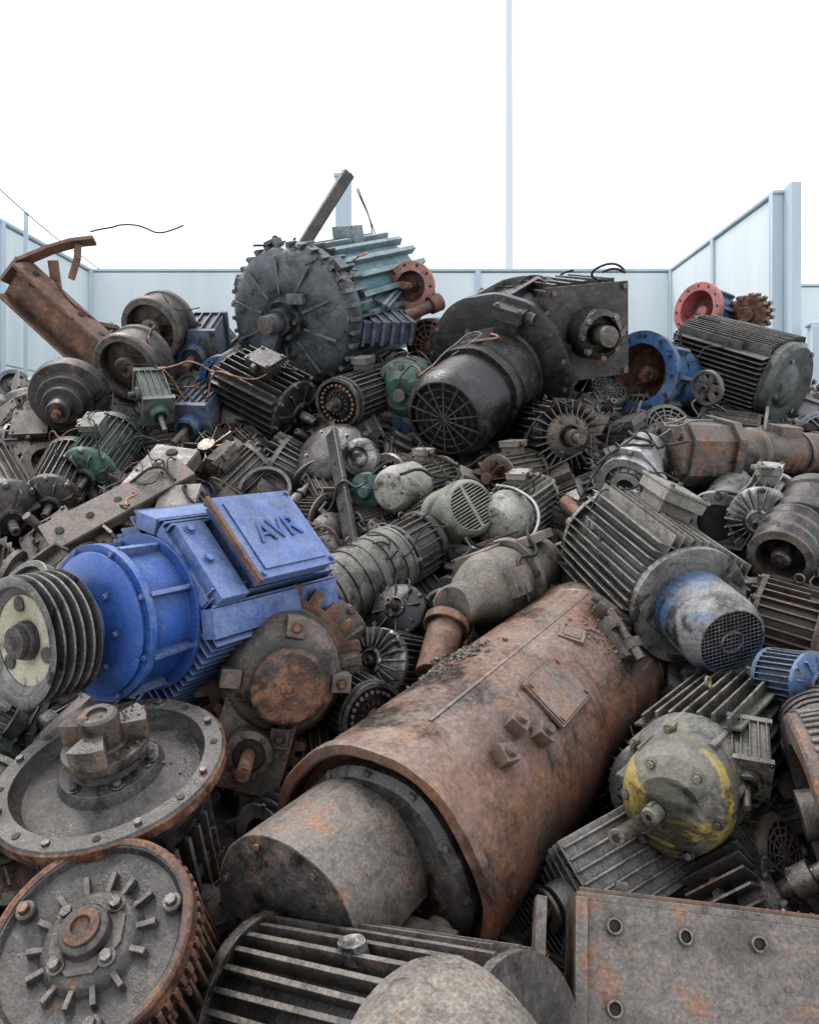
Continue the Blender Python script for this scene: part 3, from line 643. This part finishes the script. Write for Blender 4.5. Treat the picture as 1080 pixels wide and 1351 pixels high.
hero('rusty_cowl',S(565,455,4.6),S(600,450,4.9),lambda k,R,L:(k.lathe([(R*.9,0),(R,.01),(R,.1),(R*.7,L),(0,L)],0,40),k.cyl(R*.9,.02,.03,2,30),grille(k,R*.9,.0,'grille',0,2,-1)),.15,['rust','dark','void'])
hero('green_pump_casing',S(528,520,4.0),S(545,500,4.4),lambda k,R,L:(k.lathe([(0,0),(R*.5,0),(R*.7,.03),(R,.08),(R,.2),(R*.8,L),(0,L)],0,40),k.bolts(8,R*.8,.04,.012,1),k.cyl(R*.2,-.06,.1,1,18)),.16,['green','steel','void'])

# --- wheels upper left
hero('rubber_tyred_wheel',S(165,486,3.95),S(190,470,4.1),lambda k,R,L:wheel(k,R,L*1.0,hub=.32,dish=.35),.175,['dark','brown','void'])
hero('rubber_tyred_wheel.001',S(198,436,4.2),S(222,424,4.35),lambda k,R,L:wheel(k,R,L,hub=.32,dish=.35),.178,['dark','brown','void'])
hero('stepped_pulley',S(76,545,3.7),S(100,510,4.0),lambda k,R,L:(k.lathe([(0,0),(R*.28,0),(R*.3,.02),(R*.3,.07),(R*.5,.075),(R*.52,.12),(R*.7,.125),(R*.72,.17),(R*.97,.18),(R,.2),(R,.25),(0,.25)],0,56),k.cyl(R*.12,-.03,.02,1,18)),.185,['dark','rust','void'])
def ibeam(k,R,L):
    k.box((0,0,L/2),(R*.12,R*1.7,L),0); k.box((0,R*.9,L/2),(R*1.1,R*.14,L),0); k.box((0,-R*.9,L/2),(R*1.1,R*.14,L),0)
    for z in (.25,.5,.75): k.box((R*.25,0,L*z),(R*.45,R*1.66,R*.1),0)
    for z in (.15,.35,.62,.86): k.push(T(0,R*.97,L*z)@RX(math.pi/2)); k.cyl(R*.14,-.004,.004,2,14); k.pop()
hero('rusty_steel_bracket',S(18,368,4.3),S(140,478,4.3),ibeam,.12,['rust','steel','void'],up=(.5,-.4,.7),dent=.008)
k=K()
def SS(l): return [S(*p) for p in l]
arm=SS([(8,372,4.3),(30,345,4.3),(65,330,4.32),(98,319,4.34),(124,317,4.36)])
def strap(k,pts,w,t,mi=0):
    for a,b in zip(pts,pts[1:]):
        L=(b-a).length; k.push(frame(a,b,(0,.15,1))); k.box((0,0,L/2),(w,t,L+.012),mi); k.pop()
strap(k,arm,.09,.018); strap(k,SS([(104,322,4.34),(102,340,4.34),(94,366,4.34)]),.035,.02); strap(k,SS([(70,345,4.35),(78,395,4.4),(115,425,4.4),(155,432,4.4)]),.05,.02)
strap(k,SS([(40,372,4.25),(75,380,4.3),(92,420,4.3)]),.06,.03)
ob=bpy.data.objects.new('bent_steel_arm',k.mesh('bent_steel_arm',['rust'],dent=.006)); col.objects.link(ob)
def channel(k,R,L):
    k.box((0,0,L/2),(R*2,R*.15,L),0); k.box((R*.95,R*.35,L/2),(R*.15,R*.7,L),0); k.box((-R*.95,R*.35,L/2),(R*.15,R*.7,L),0)
    for z in (.1,.3,.5,.7,.9): k.push(T(0,-R*.08,L*z)@RX(math.pi/2)); k.cyl(R*.25,-.003,.003,2,14); k.pop()
hero('rusty_steel_channel',S(60,712,3.0),S(245,615,3.3),channel,.065,['brown','rust','void'],up=(.2,.8,-.4),dent=.006)
hero('rusty_mounting_plate',S(150,690,3.15),S(235,590,3.55),channel,.10,['dark','rust','void'],up=(.1,.75,-.5),dent=.006)
hero('diagonal_steel_bar',S(385,350,5.4),S(461,228,5.5),lambda k,R,L:(k.box((0,0,L/2),(R*.25,R*1.7,L),0),k.box((R*.5,R*.8,L/2),(R*.9,R*.2,L),0)),.045,['black','rust','void'],dent=.006)
hero('green_motor',S(112,632,3.5),S(165,560,3.85),MO(style='radial',nf=26,tb=.8,fan='bell',feet=0),.125,['green','steel','void'])
hero('green_gearbox',S(210,545,3.75),S(195,500,3.9),gearbox,.075,['green','steel','void'])
hero('dark_motor',S(65,668,3.4),S(105,590,3.75),MO(style='radial',nf=26,tb=0,fan='bell',feet=0),.12,['dark','steel','void'])
hero('dark_motor.001',S(15,690,3.3),S(-30,600,3.8),MO(style='radial',nf=26,tb=0,fan='bell'),.15,['dark','steel','void'])
hero('blue_gear_casing',S(255,470,4.3),S(275,440,4.6),gearbox,.13,['blue2','rust','void'])
hero('blue_gear_casing.001',S(292,500,4.1),S(320,480,4.4),bluering,.12,['blue2','dark','void'])
hero('blue_gear_casing.002',S(250,562,3.9),S(290,520,4.2),gearbox,.10,['blue2','dark','void'])

# --- middle small motors
hero('banded_motor',S(412,800,2.6),S(562,712,3.0),lambda k,R,L:(motor(k,R,L*.68,style='bands',nf=20,z0=.10,z1=.98,tb=0,feet=0,fan='none',fh=.05,shaft=.3),k.push(T(0,0,L*.66)),motor(k,R*.95,L*.34,style='radial',nf=22,z0=.2,z1=.8,tb=0,feet=0,fan='grille',shaft=0,mb=3,fh=.12),k.pop()),.125,['olive','steel','void','dark'],up=(-.3,-.3,.9))
hero('small_capped_motor',S(590,628,3.6),S(512,648,3.2),MO(style='radial',tb=.7,fan='closed',feet=0,z1=.6),.098,['palecream','steel','void'])
hero('vented_green_motor',S(556,700,3.3),S(622,668,2.95),MO(style='radial',tb=0,fan='slots',z1=.5),.112,['greengrey','steel','void'],up=(-.5,0,.9))
hero('small_grey_motor',S(715,650,3.4),S(648,695,2.98),MO(style='parallel',nf=24,tb=.8,fan='closed',z1=.65),.10,['palecream','steel','void'],up=(-.2,-.4,.8))
hero('small_brown_motor',S(705,618,3.6),S(640,632,3.3),MO(style='radial',nf=20,tb=.9,fan='blades',feet=0),.095,['beige','rust','void'],up=(-.2,-.3,.9))
hero('small_dark_motor',S(780,700,3.3),S(700,664,3.35),MO(style='radial',nf=24,tb=0,fan='bell'),.095,['dark','alu','void'])
hero('small_vent_motor',S(385,830,2.75),S(452,852,2.42),MO(style='radial',nf=24,tb=0,fan='grille',feet=0),.092,['brown','rust','void'])
hero('small_bell_motor',S(488,872,2.3),S(560,882,2.55),MO(style='radial',nf=30,tb=0,fan='bell',bell='fan',fh=.2,shaft=.3),.098,['alu','steel','void'])
hero('rusty_ring_motor',S(492,945,2.05),S(430,905,2.3),statorend,.088,['dark','rust','void','dark'])
hero('green_end_cap',S(478,650,3.3),S(500,640,3.45),lambda k,R,L:(k.lathe([(0,0),(R*.3,0),(R*.5,.02),(R,.03),(R,.06),(0,.06)],0,36),k.bolts(4,R*.8,.03,.008,1)),.075,['green','steel','void'])
hero('grey_end_cap',S(470,605,3.5),S(492,600,3.65),lambda k,R,L:(k.lathe([(0,0),(R*.3,0),(R*.5,.02),(R*.6,.01),(R,.03),(R,.06),(0,.06)],0,36),k.bolts(4,R*.8,.03,.008,1)),.085,['alu','steel','void'])
def valve(k,R,L):
    k.lathe([(0,-.01),(R*.5,-.01),(R*.55,0),(R*.55,.08),(R*.8,.14),(R,.22),(R,.30),(R*.85,.38),(R*.85,L),(0,L)],0,44)
    k.push(T(0,-R*.2,.2)@RX(R2(65))); k.lathe([(R*.5,0),(R*.5,R*1.5),(R*.75,R*1.52),(R*.75,R*1.65),(0,R*1.65)],1,32); k.bolts(6,R*.62,R*1.65,.008,1,False); k.pop()
    k.push(T(R*.3,R*.5,.3)); k.box((0,0,0),(R*1.1,R*1.0,.16),0); k.bolts(4,R*.4,-.08,.009,1); k.pop()
    k.box((-R*.8,0,.22),(R*.5,R*.7,.10),0); k.ring(R*.95,R*1.12,.33,.36,0,44); k.bolts(8,R*1.03,.33,.009,1)
    k.box((0,R*.8,L*.75),(R*1.9,R*.25,L*.35),0); k.box((R*.6,R*1.0,L*.7),(R*.4,R*.4,.05),1)
hero('dusty_pump_housing',S(598,800,2.35),S(710,745,2.85),valve,.12,['beige','rust','void'],up=(-.1,.4,.9),dent=.006)
hero('rusty_drain_pipe',S(572,892,2.2),S(590,820,2.35),lambda k,R,L:(k.cyl(R,0,L,0,28),k.cyl(R*1.3,L*.85,L,0,28)),.052,['rust','steel','void'])
hero('copper_bar',S(742,660,3.2),S(785,702,3.1),lambda k,R,L:k.cyl(R,0,L,0,18),.03,['copper'])
hero('steel_post',S(435,570,3.6),S(462,722,3.1),channel,.032,['black','rust','void'],up=(.6,.8,0))
hero('dark_coupling_motor',S(250,1235,1.6),S(300,1180,1.85),MO(style='radial',nf=20,tb=.5,fan='bell',feet=0),.085,['dark','steel','void'])
hero('dark_finned_motor',S(520,800,2.5),S(560,840,2.7),MO(style='radial',nf=20,tb=0,feet=0,fan='bell'),.09,['black','steel','void'])

# ---------------------------------------------------------------- heap
tab=[(.2,-1.7),(.9,-1.35),(1.35,-1.13),(1.55,-1.05),(1.9,-.90),(2.3,-.74),(3.0,-.47),(3.7,-.16),(4.4,.25),(4.9,.50),(5.4,.45),(6.2,-.3),(7.6,-1.7)]
def heapz(x,y):
    if y<=tab[0][0]: return 0
    z=-1.7
    for (a,p),(b,q) in zip(tab,tab[1:]):
        if a<=y<=b: z=p+(q-p)*(y-a)/(b-a)
    z+=HC; e=max(0,x-1.9)*.45+max(0,-x-1.9)*.35
    z-=e; return max(0,z)
k=K(); nx,ny=150,170
vs=[];fs=[]
for j in range(ny+1):
    for i in range(nx+1):
        x=-3.6+6.25*i/nx; y=.3+7.2*j/ny
        n=noise.fractal(Vector((x*3,y*3,0)),.7,2.2,5)*.09+noise.noise(Vector((x*14,y*14,3)))*.03
        z=heapz(x,y); vs.append((x,y,max(-.02,z-.10+n) if z>.02 else -.02))
for j in range(ny):
    for i in range(nx): a=j*(nx+1)+i; fs.append((a,a+1,a+nx+2,a+nx+1))
k.add(vs,fs,0)
ob=bpy.data.objects.new('scrap_heap_dirt',k.mesh('scrap_heap_dirt',['debris'],80)); col.objects.link(ob)

pile=bpy.data.objects.new('scrap_motor_pile',None); col.objects.link(pile)
protos=[]
def proto(nm,fn,R,L,mats,w,small=1.):
    k=K(); fn(k,R,L)
    k.v=[v-Vector((0,0,L/2)) for v in k.v]
    protos.append((k.mesh(nm,mats),R,L,w,w*small))
F=['fillb','steel','void','copper']
proto('p_motor_a',MO(style='radial',nf=24),.10,.30,F,9)
proto('p_motor_b',MO(style='parallel',nf=30,fan='closed'),.12,.34,F,9)
proto('p_motor_c',MO(style='radial',nf=22,fan='slots',flange=1.25,feet=0),.09,.26,F,8)
proto('p_motor_d',MO(style='bands',nf=24,fan='bell',tb=0),.10,.28,F,6)
proto('p_motor_e',MO(style='radial',nf=30,fan='blades',tb=0,bell='fan'),.11,.28,F,8)
proto('p_motor_f',MO(style='radial',nf=16,fan='mesh',tb=1.2,fr=.85,ft=.05),.085,.30,F,8)
proto('p_motor_g',MO(style='parallel',nf=24,fan='grille',tb=0,flange=1.3),.10,.22,F,8)
proto('p_stator',statorend,.10,.22,F,7)
proto('p_gearbox',gearbox,.09,.2,F,4,.3)
proto('p_elbow',elbow,.08,.22,F,4)
proto('p_wheel',lambda k,R,L:wheel(k,R,L),.13,.07,['fillb','fillb','void'],4)
proto('p_pulley',lambda k,R,L:wheel(k,R,L,groove=4,holes=3),.11,.09,['fillb','steel','void'],5)
proto('p_flange',lambda k,R,L:flangering(k,R,L),.12,.10,F,6)
proto('p_fan',radialfan,.12,.24,F,6)
proto('p_bell',lambda k,R,L:(ybell(k,R,L),k.cyl(R*.25,-.03,.02,1,18)),.11,.10,F,6)
proto('p_channel',channel,.04,.45,['fillb','rust','void'],1,0)
proto('p_shaft',lambda k,R,L:(k.cyl(R,0,L,0,18),k.cyl(R*1.8,L*.3,L*.5,0,24),k.cyl(R*1.5,L*.6,L*.68,1,24)),.03,.4,['steel','fillb'],3)
for q in range(3): proto('p_sheet',lambda k,R,L:sheet(k,R,L),.09,.22,['fillb'],.8,.3)
wts=[p[3] for p in protos]; wts2=[p[4] for p in protos]
def segd(p,a,b):
    ab=b-a; t=max(0,min(1,(p-a).dot(ab)/ab.length_squared)); return (p-(a+ab*t)).length
cam=Vector((0,0,HC))
def ok(p,r,f=1.):
    for a,b,R in heroes:
        if segd(p,a,b)<R*f+r*.55: return False
        for t in (0,.25,.5,.75,1):
            q=a+(b-a)*t; d=q-cam; s=(p-cam).dot(d)/d.length_squared
            if .25<s<1 and ((p-cam)/s-d).length<R*.92*f+r*.7/s: return False
    return True
placed=[]
def drop(i,x,y,lift,s,smin,f=1.):
    me,R,L,_w,_v=protos[i]; z=heapz(x,y)
    if z<.12: return
    r=max(R,L*.5)*s*.8
    p=Vector((x,y,z+lift+random.uniform(-.02,.05)))
    if any((p-q).length<smin for q in placed): return
    if not ok(p,r,f): return
    placed.append(p)
    o=bpy.data.objects.new('scrap_part',me)
    q=Matrix.Rotation(random.uniform(0,6.28),4,'Z')@Matrix.Rotation(random.uniform(.6,2.5),4,'X')@Matrix.Rotation(random.uniform(0,6.28),4,'Z')
    o.matrix_world=Matrix.Translation(p)@q@Matrix.Scale(s,4); o.parent=pile; col.objects.link(o)
for lift,N,smin,sa,sb in ((-.03,5200,.15,.8,1.3),(.09,2600,.18,.65,1.1),(-.12,2200,.15,.7,1.2),(.02,4500,.11,.38,.62)):
    for _ in range(N):
        x=random.uniform(-3.5,2.6); y=random.uniform(1.15,6.3)
        i=random.choices(range(len(protos)),wts if sb>.7 else wts2)[0]
        drop(i,x,y,lift,random.uniform(sa,sb)*(1.15 if y>3.6 and sb>.7 else .95),smin)

# ---------------------------------------------------------------- loose bits settled in the gaps
bpy.context.view_layer.update(); dg=bpy.context.evaluated_depsgraph_get()
def below(x,y,top=5.):
    h,loc,nr,_i,ob,_m=scn.ray_cast(dg,Vector((x,y,top)),Vector((0,0,-1)))
    return (loc,nr,ob.name) if h else (None,None,'')
k=K()
def bit(loc,nr,s):
    k.push(Matrix.Translation(loc+nr*s*.3)@Matrix.Rotation(random.random()*6,4,'X')@RZ(random.random()*6))
    t=random.random(); mi=random.choice((0,0,0,1,2))
    if t<.6: k.box((0,0,0),(s*2*random.uniform(.5,1.2),s*1.2,s*random.uniform(.3,.9)),mi,tp=random.uniform(.3,1),tq=random.uniform(.4,1))
    elif t<.8: k.prism([(s*.8*math.cos(i*1.047),s*.8*math.sin(i*1.047)) for i in range(6)],-s*.3,s*.4,mi)
    else: k.cyl(s*.25,-s*2.5,s*2.5,mi,7)
    k.pop()
for _ in range(12000):
    y=1.05+4.4*random.random()**1.3; x=random.uniform(-.62*y-.1,.55*y+.1)
    loc,nr,nm=below(x,y)
    if loc is None or loc.z<.3 or nr.z<.3: continue
    if nm=='scrap_heap_dirt': bit(loc,nr,random.uniform(.006,.022))
    elif nm.startswith('scrap_part') and random.random()<.08: bit(loc,nr,random.uniform(.004,.009))
for cx,cy,rad,nn,mx in ((.07,2.12,.07,320,.009),(.02,2.0,.05,90,.006),(.50,2.25,.06,90,.007),(-.60,1.62,.08,60,.005),(.60,1.38,.09,40,.005)):
    for _ in range(nn):
        x=cx+random.gauss(0,rad*.6); y=cy+random.gauss(0,rad*.5); loc,nr,nm=below(x,y)
        if loc is None or nr.z<.3: continue
        s=random.uniform(.002,mx); k.push(Matrix.Translation(loc+Vector((0,0,s*.3)))@Matrix.Rotation(random.random()*6,4,'X')@RZ(random.random()*6)); k.box((0,0,0),(s*1.5,s*1.2,s),0,tp=.5,tq=.7); k.pop()
ob=bpy.data.objects.new('scrap_debris',k.mesh('scrap_debris',['debris','steel','rust'],dent=0)); col.objects.link(ob)
def cable(name,pts,r,mat,par=None):
    cu=bpy.data.curves.new(name,'CURVE'); cu.dimensions='3D'; cu.bevel_depth=r; sp=cu.splines.new('BEZIER'); sp.bezier_points.add(len(pts)-1)
    for bp_,p in zip(sp.bezier_points,pts): bp_.co=p; bp_.handle_left_type=bp_.handle_right_type='AUTO'
    cu.materials.append(M[mat]); o=bpy.data.objects.new(name,cu); col.objects.link(o); o.parent=par; return o
cable('white_cable',SS([(655,640,3.2),(685,648,3.05),(708,670,2.95),(706,700,2.88),(685,722,2.84),(650,725,2.86),(622,722,2.9)]),.0055,'white')
cb=bpy.data.objects.new('loose_cables',None); col.objects.link(cb)
for i in range(90):
    y=random.uniform(2.6,4.4); x=random.uniform(-.46,.40)*y; a=random.uniform(0,6.28); pts=[]
    for j in range(random.randint(4,9)):
        loc,nr,nm=below(x,y)
        if loc is None or loc.z<.4: break
        if pts and abs(loc.z-pts[-1].z)>.14: loc=Vector((x,y,pts[-1].z+random.uniform(-.06,.02)))
        pts.append(loc+Vector((0,0,random.uniform(.004,.03)))); a+=random.gauss(0,.8); st=random.uniform(.05,.10); x+=math.cos(a)*st; y+=math.sin(a)*st*.7
    if len(pts)>2: cable('cable_%d'%i,pts,random.choice((.003,.0045,.006)),random.choice(('void','void','black','copper','rust','grey')) if i%3 else 'void',cb)

# ---------------------------------------------------------------- yard
def simple(name,c,rough=.7,var=.12,sc=3.,metal=0.):
    m=bpy.data.materials.new(name); m.use_nodes=True; nt=m.node_tree; bs=nt.nodes['Principled BSDF']
    tc=nd(nt,'ShaderNodeTexCoord'); n=nd(nt,'ShaderNodeTexNoise'); n.inputs['Scale'].default_value=sc; n.inputs['Detail'].default_value=8; n.inputs['Roughness'].default_value=.65
    mp=nd(nt,'ShaderNodeMapping'); mp.inputs['Scale'].default_value=(1,1,.2); nt.links.new(tc.outputs['Object'],mp.inputs[0]); nt.links.new(mp.outputs[0],n.inputs['Vector'])
    r=ramp(nt,n.outputs['Fac'],[(.3,tuple(x*(1-var) for x in c)),(.7,tuple(min(1,x*(1+var)) for x in c))]); nt.links.new(r,bs.inputs['Base Color'])
    bs.inputs['Roughness'].default_value=rough; bs.inputs['Metallic'].default_value=metal; M[name]=m
simple('wall_panel',(.74,.81,.82),.6,.11,2.); simple('wall_post',(.52,.62,.68),.6,.10,4.); simple('concrete',(.34,.33,.31),.9,.2,2.); simple('mast',(.70,.73,.77),.5,.05)  # wall and mast tints lightened toward the pale, washed-out haze
def wall(name,a,b,z0,z1,th,pan=1.2,rows=3,mats=('wall_panel','wall_post')):
    a=Vector(a);b=Vector(b); d=(b-a); L=d.length; ang=math.atan2(d.y,d.x); k=K(); n=max(1,round(L/pan))
    for i in range(n):
        for r in range(rows):
            h=(z1-z0)/rows; k.box((L*(i+.5)/n,random.uniform(-.006,.006),z0+h*(r+.5)),(L/n-.02,th,h-.014),0)
    k.box((L/2,0,(z0+z1)/2),(L-.03,th*.5,z1-z0-.02),1)
    for i in range(n+1): k.box((L*i/n,-th*.0,(z0+z1)/2),(.06,th*1.7,z1-z0+.02),1)
    k.box((L/2,0,z1+.02),(L+.1,th*1.5,.03),1)
    ob=bpy.data.objects.new(name,k.mesh(name,mats,dent=.004)); ob.matrix_world=T(a.x,a.y,0)@RZ(ang); col.objects.link(ob)
    bv=ob.modifiers.new('b','BEVEL'); bv.width=.006
wt=HC+240/1060*9
wall('yard_wall',(-3.72,9,0),(2.75,9,0),0,wt,.08,2.2,2)
wall('yard_wall.001',(2.78,8.93,0),(2.78,6.32,0),0,wt,.08,1.4,2)
wall('yard_wall.002',(-3.76,8.93,0),(-3.76,5.2,0),0,wt,.08,1.9,3)
wall('yard_wall.003',(2.95,9.3,0),(9,9.3,0),0,wt-.1,.08,2.2,2)
wall('yard_wall.004',(2.9,6.0,0),(7.5,5.0,0),0,HC+.95,.08,2.2,2)
wall('yard_wall.005',(-3.9,10.5,0),(-9,10.5,0),0,wt-.5,.08,2.2,2)
k=K(); k.box((2.84,6.21,(wt+.05)/2),(.07,.14,wt+.05),0)
ob=bpy.data.objects.new('wall_end_post',k.mesh('wall_end_post',['wall_post'])); col.objects.link(ob)
k=K(); k.box((-.88,8.75,2.36),(.17,.12,4.72),0); k.box((-.88,8.75,4.73),(.2,.15,.03),0)
ob=bpy.data.objects.new('steel_column',k.mesh('steel_column',['wall_post'])); col.objects.link(ob)
k=K(); k.lathe([(0,0),(.15,0),(.09,26),(0,26)],0,14); k.box((0,0,25.5),(1.8,.2,.3),0); k.box((0,0,.1),(.5,.5,.2),0)
ob=bpy.data.objects.new('lamp_mast',k.mesh('lamp_mast',['mast'],dent=0)); ob.location=(2.72,26,0); col.objects.link(ob)
cable('hanging_wire',SS([(472,248,8.6),(490,300,8.6),(492,345,8.6)]),.008,'dark'); cable('hanging_wire.001',SS([(470,250,8.6),(492,300,8.6),(505,345,8.6)]),.006,'dark')
cable('fence_wire',[Vector((-3.6,8.9,wt+.02)),Vector((-3.6,7.5,wt+.12)),Vector((-3.6,5.2,wt+.5))],.005,'dark')
k=K(); k.box((-3.62,7.3,1.95),(.03,.03,3.9),0)
ob=bpy.data.objects.new('fence_post',k.mesh('fence_post',['wall_post'])); col.objects.link(ob)
k=K(); k.add([(-150,-60,0),(150,-60,0),(150,300,0),(-150,300,0)],[(0,1,2,3)],0)
ob=bpy.data.objects.new('ground',k.mesh('ground',['concrete'],dent=0)); col.objects.link(ob)

# ---------------------------------------------------------------- light
w=bpy.data.worlds.new('World'); scn.world=w; w.use_nodes=True; nt=w.node_tree; nt.nodes.clear()
el,az=R2(60),R2(-50)
sk=nd(nt,'ShaderNodeTexSky',sky_type='NISHITA',sun_disc=False,sun_elevation=el,sun_rotation=az); sk.dust_density=3
b1=nd(nt,'ShaderNodeBackground'); b1.inputs['Strength'].default_value=.09; nt.links.new(sk.outputs[0],b1.inputs[0])
b2=nd(nt,'ShaderNodeBackground'); b2.inputs['Color'].default_value=(.97,.985,1,1); b2.inputs['Strength'].default_value=1.12
ad=nd(nt,'ShaderNodeAddShader'); nt.links.new(b1.outputs[0],ad.inputs[0]); nt.links.new(b2.outputs[0],ad.inputs[1])
ou=nd(nt,'ShaderNodeOutputWorld'); nt.links.new(ad.outputs[0],ou.inputs[0])
sl=bpy.data.lights.new('sun','SUN'); sl.energy=1.5; sl.angle=R2(10); sl.color=(1,.97,.92)
so=bpy.data.objects.new('sun',sl); col.objects.link(so)
dv=Vector((math.sin(az)*math.cos(el),math.cos(az)*math.cos(el),math.sin(el))); so.rotation_euler=dv.to_track_quat('Z','Y').to_euler()
scn.view_settings.view_transform='Standard'; scn.view_settings.look='None'; scn.view_settings.exposure=0
cd=bpy.data.cameras.new('camera'); co=bpy.data.objects.new('camera',cd); col.objects.link(co); co.location=cam; co.rotation_euler=(math.pi/2,0,0)
cd.lens=1060/1351*36; cd.sensor_width=36; cd.shift_y=-75.5/1351; cd.shift_x=-20/1351; cd.clip_start=.05; cd.clip_end=1000
scn.camera=co
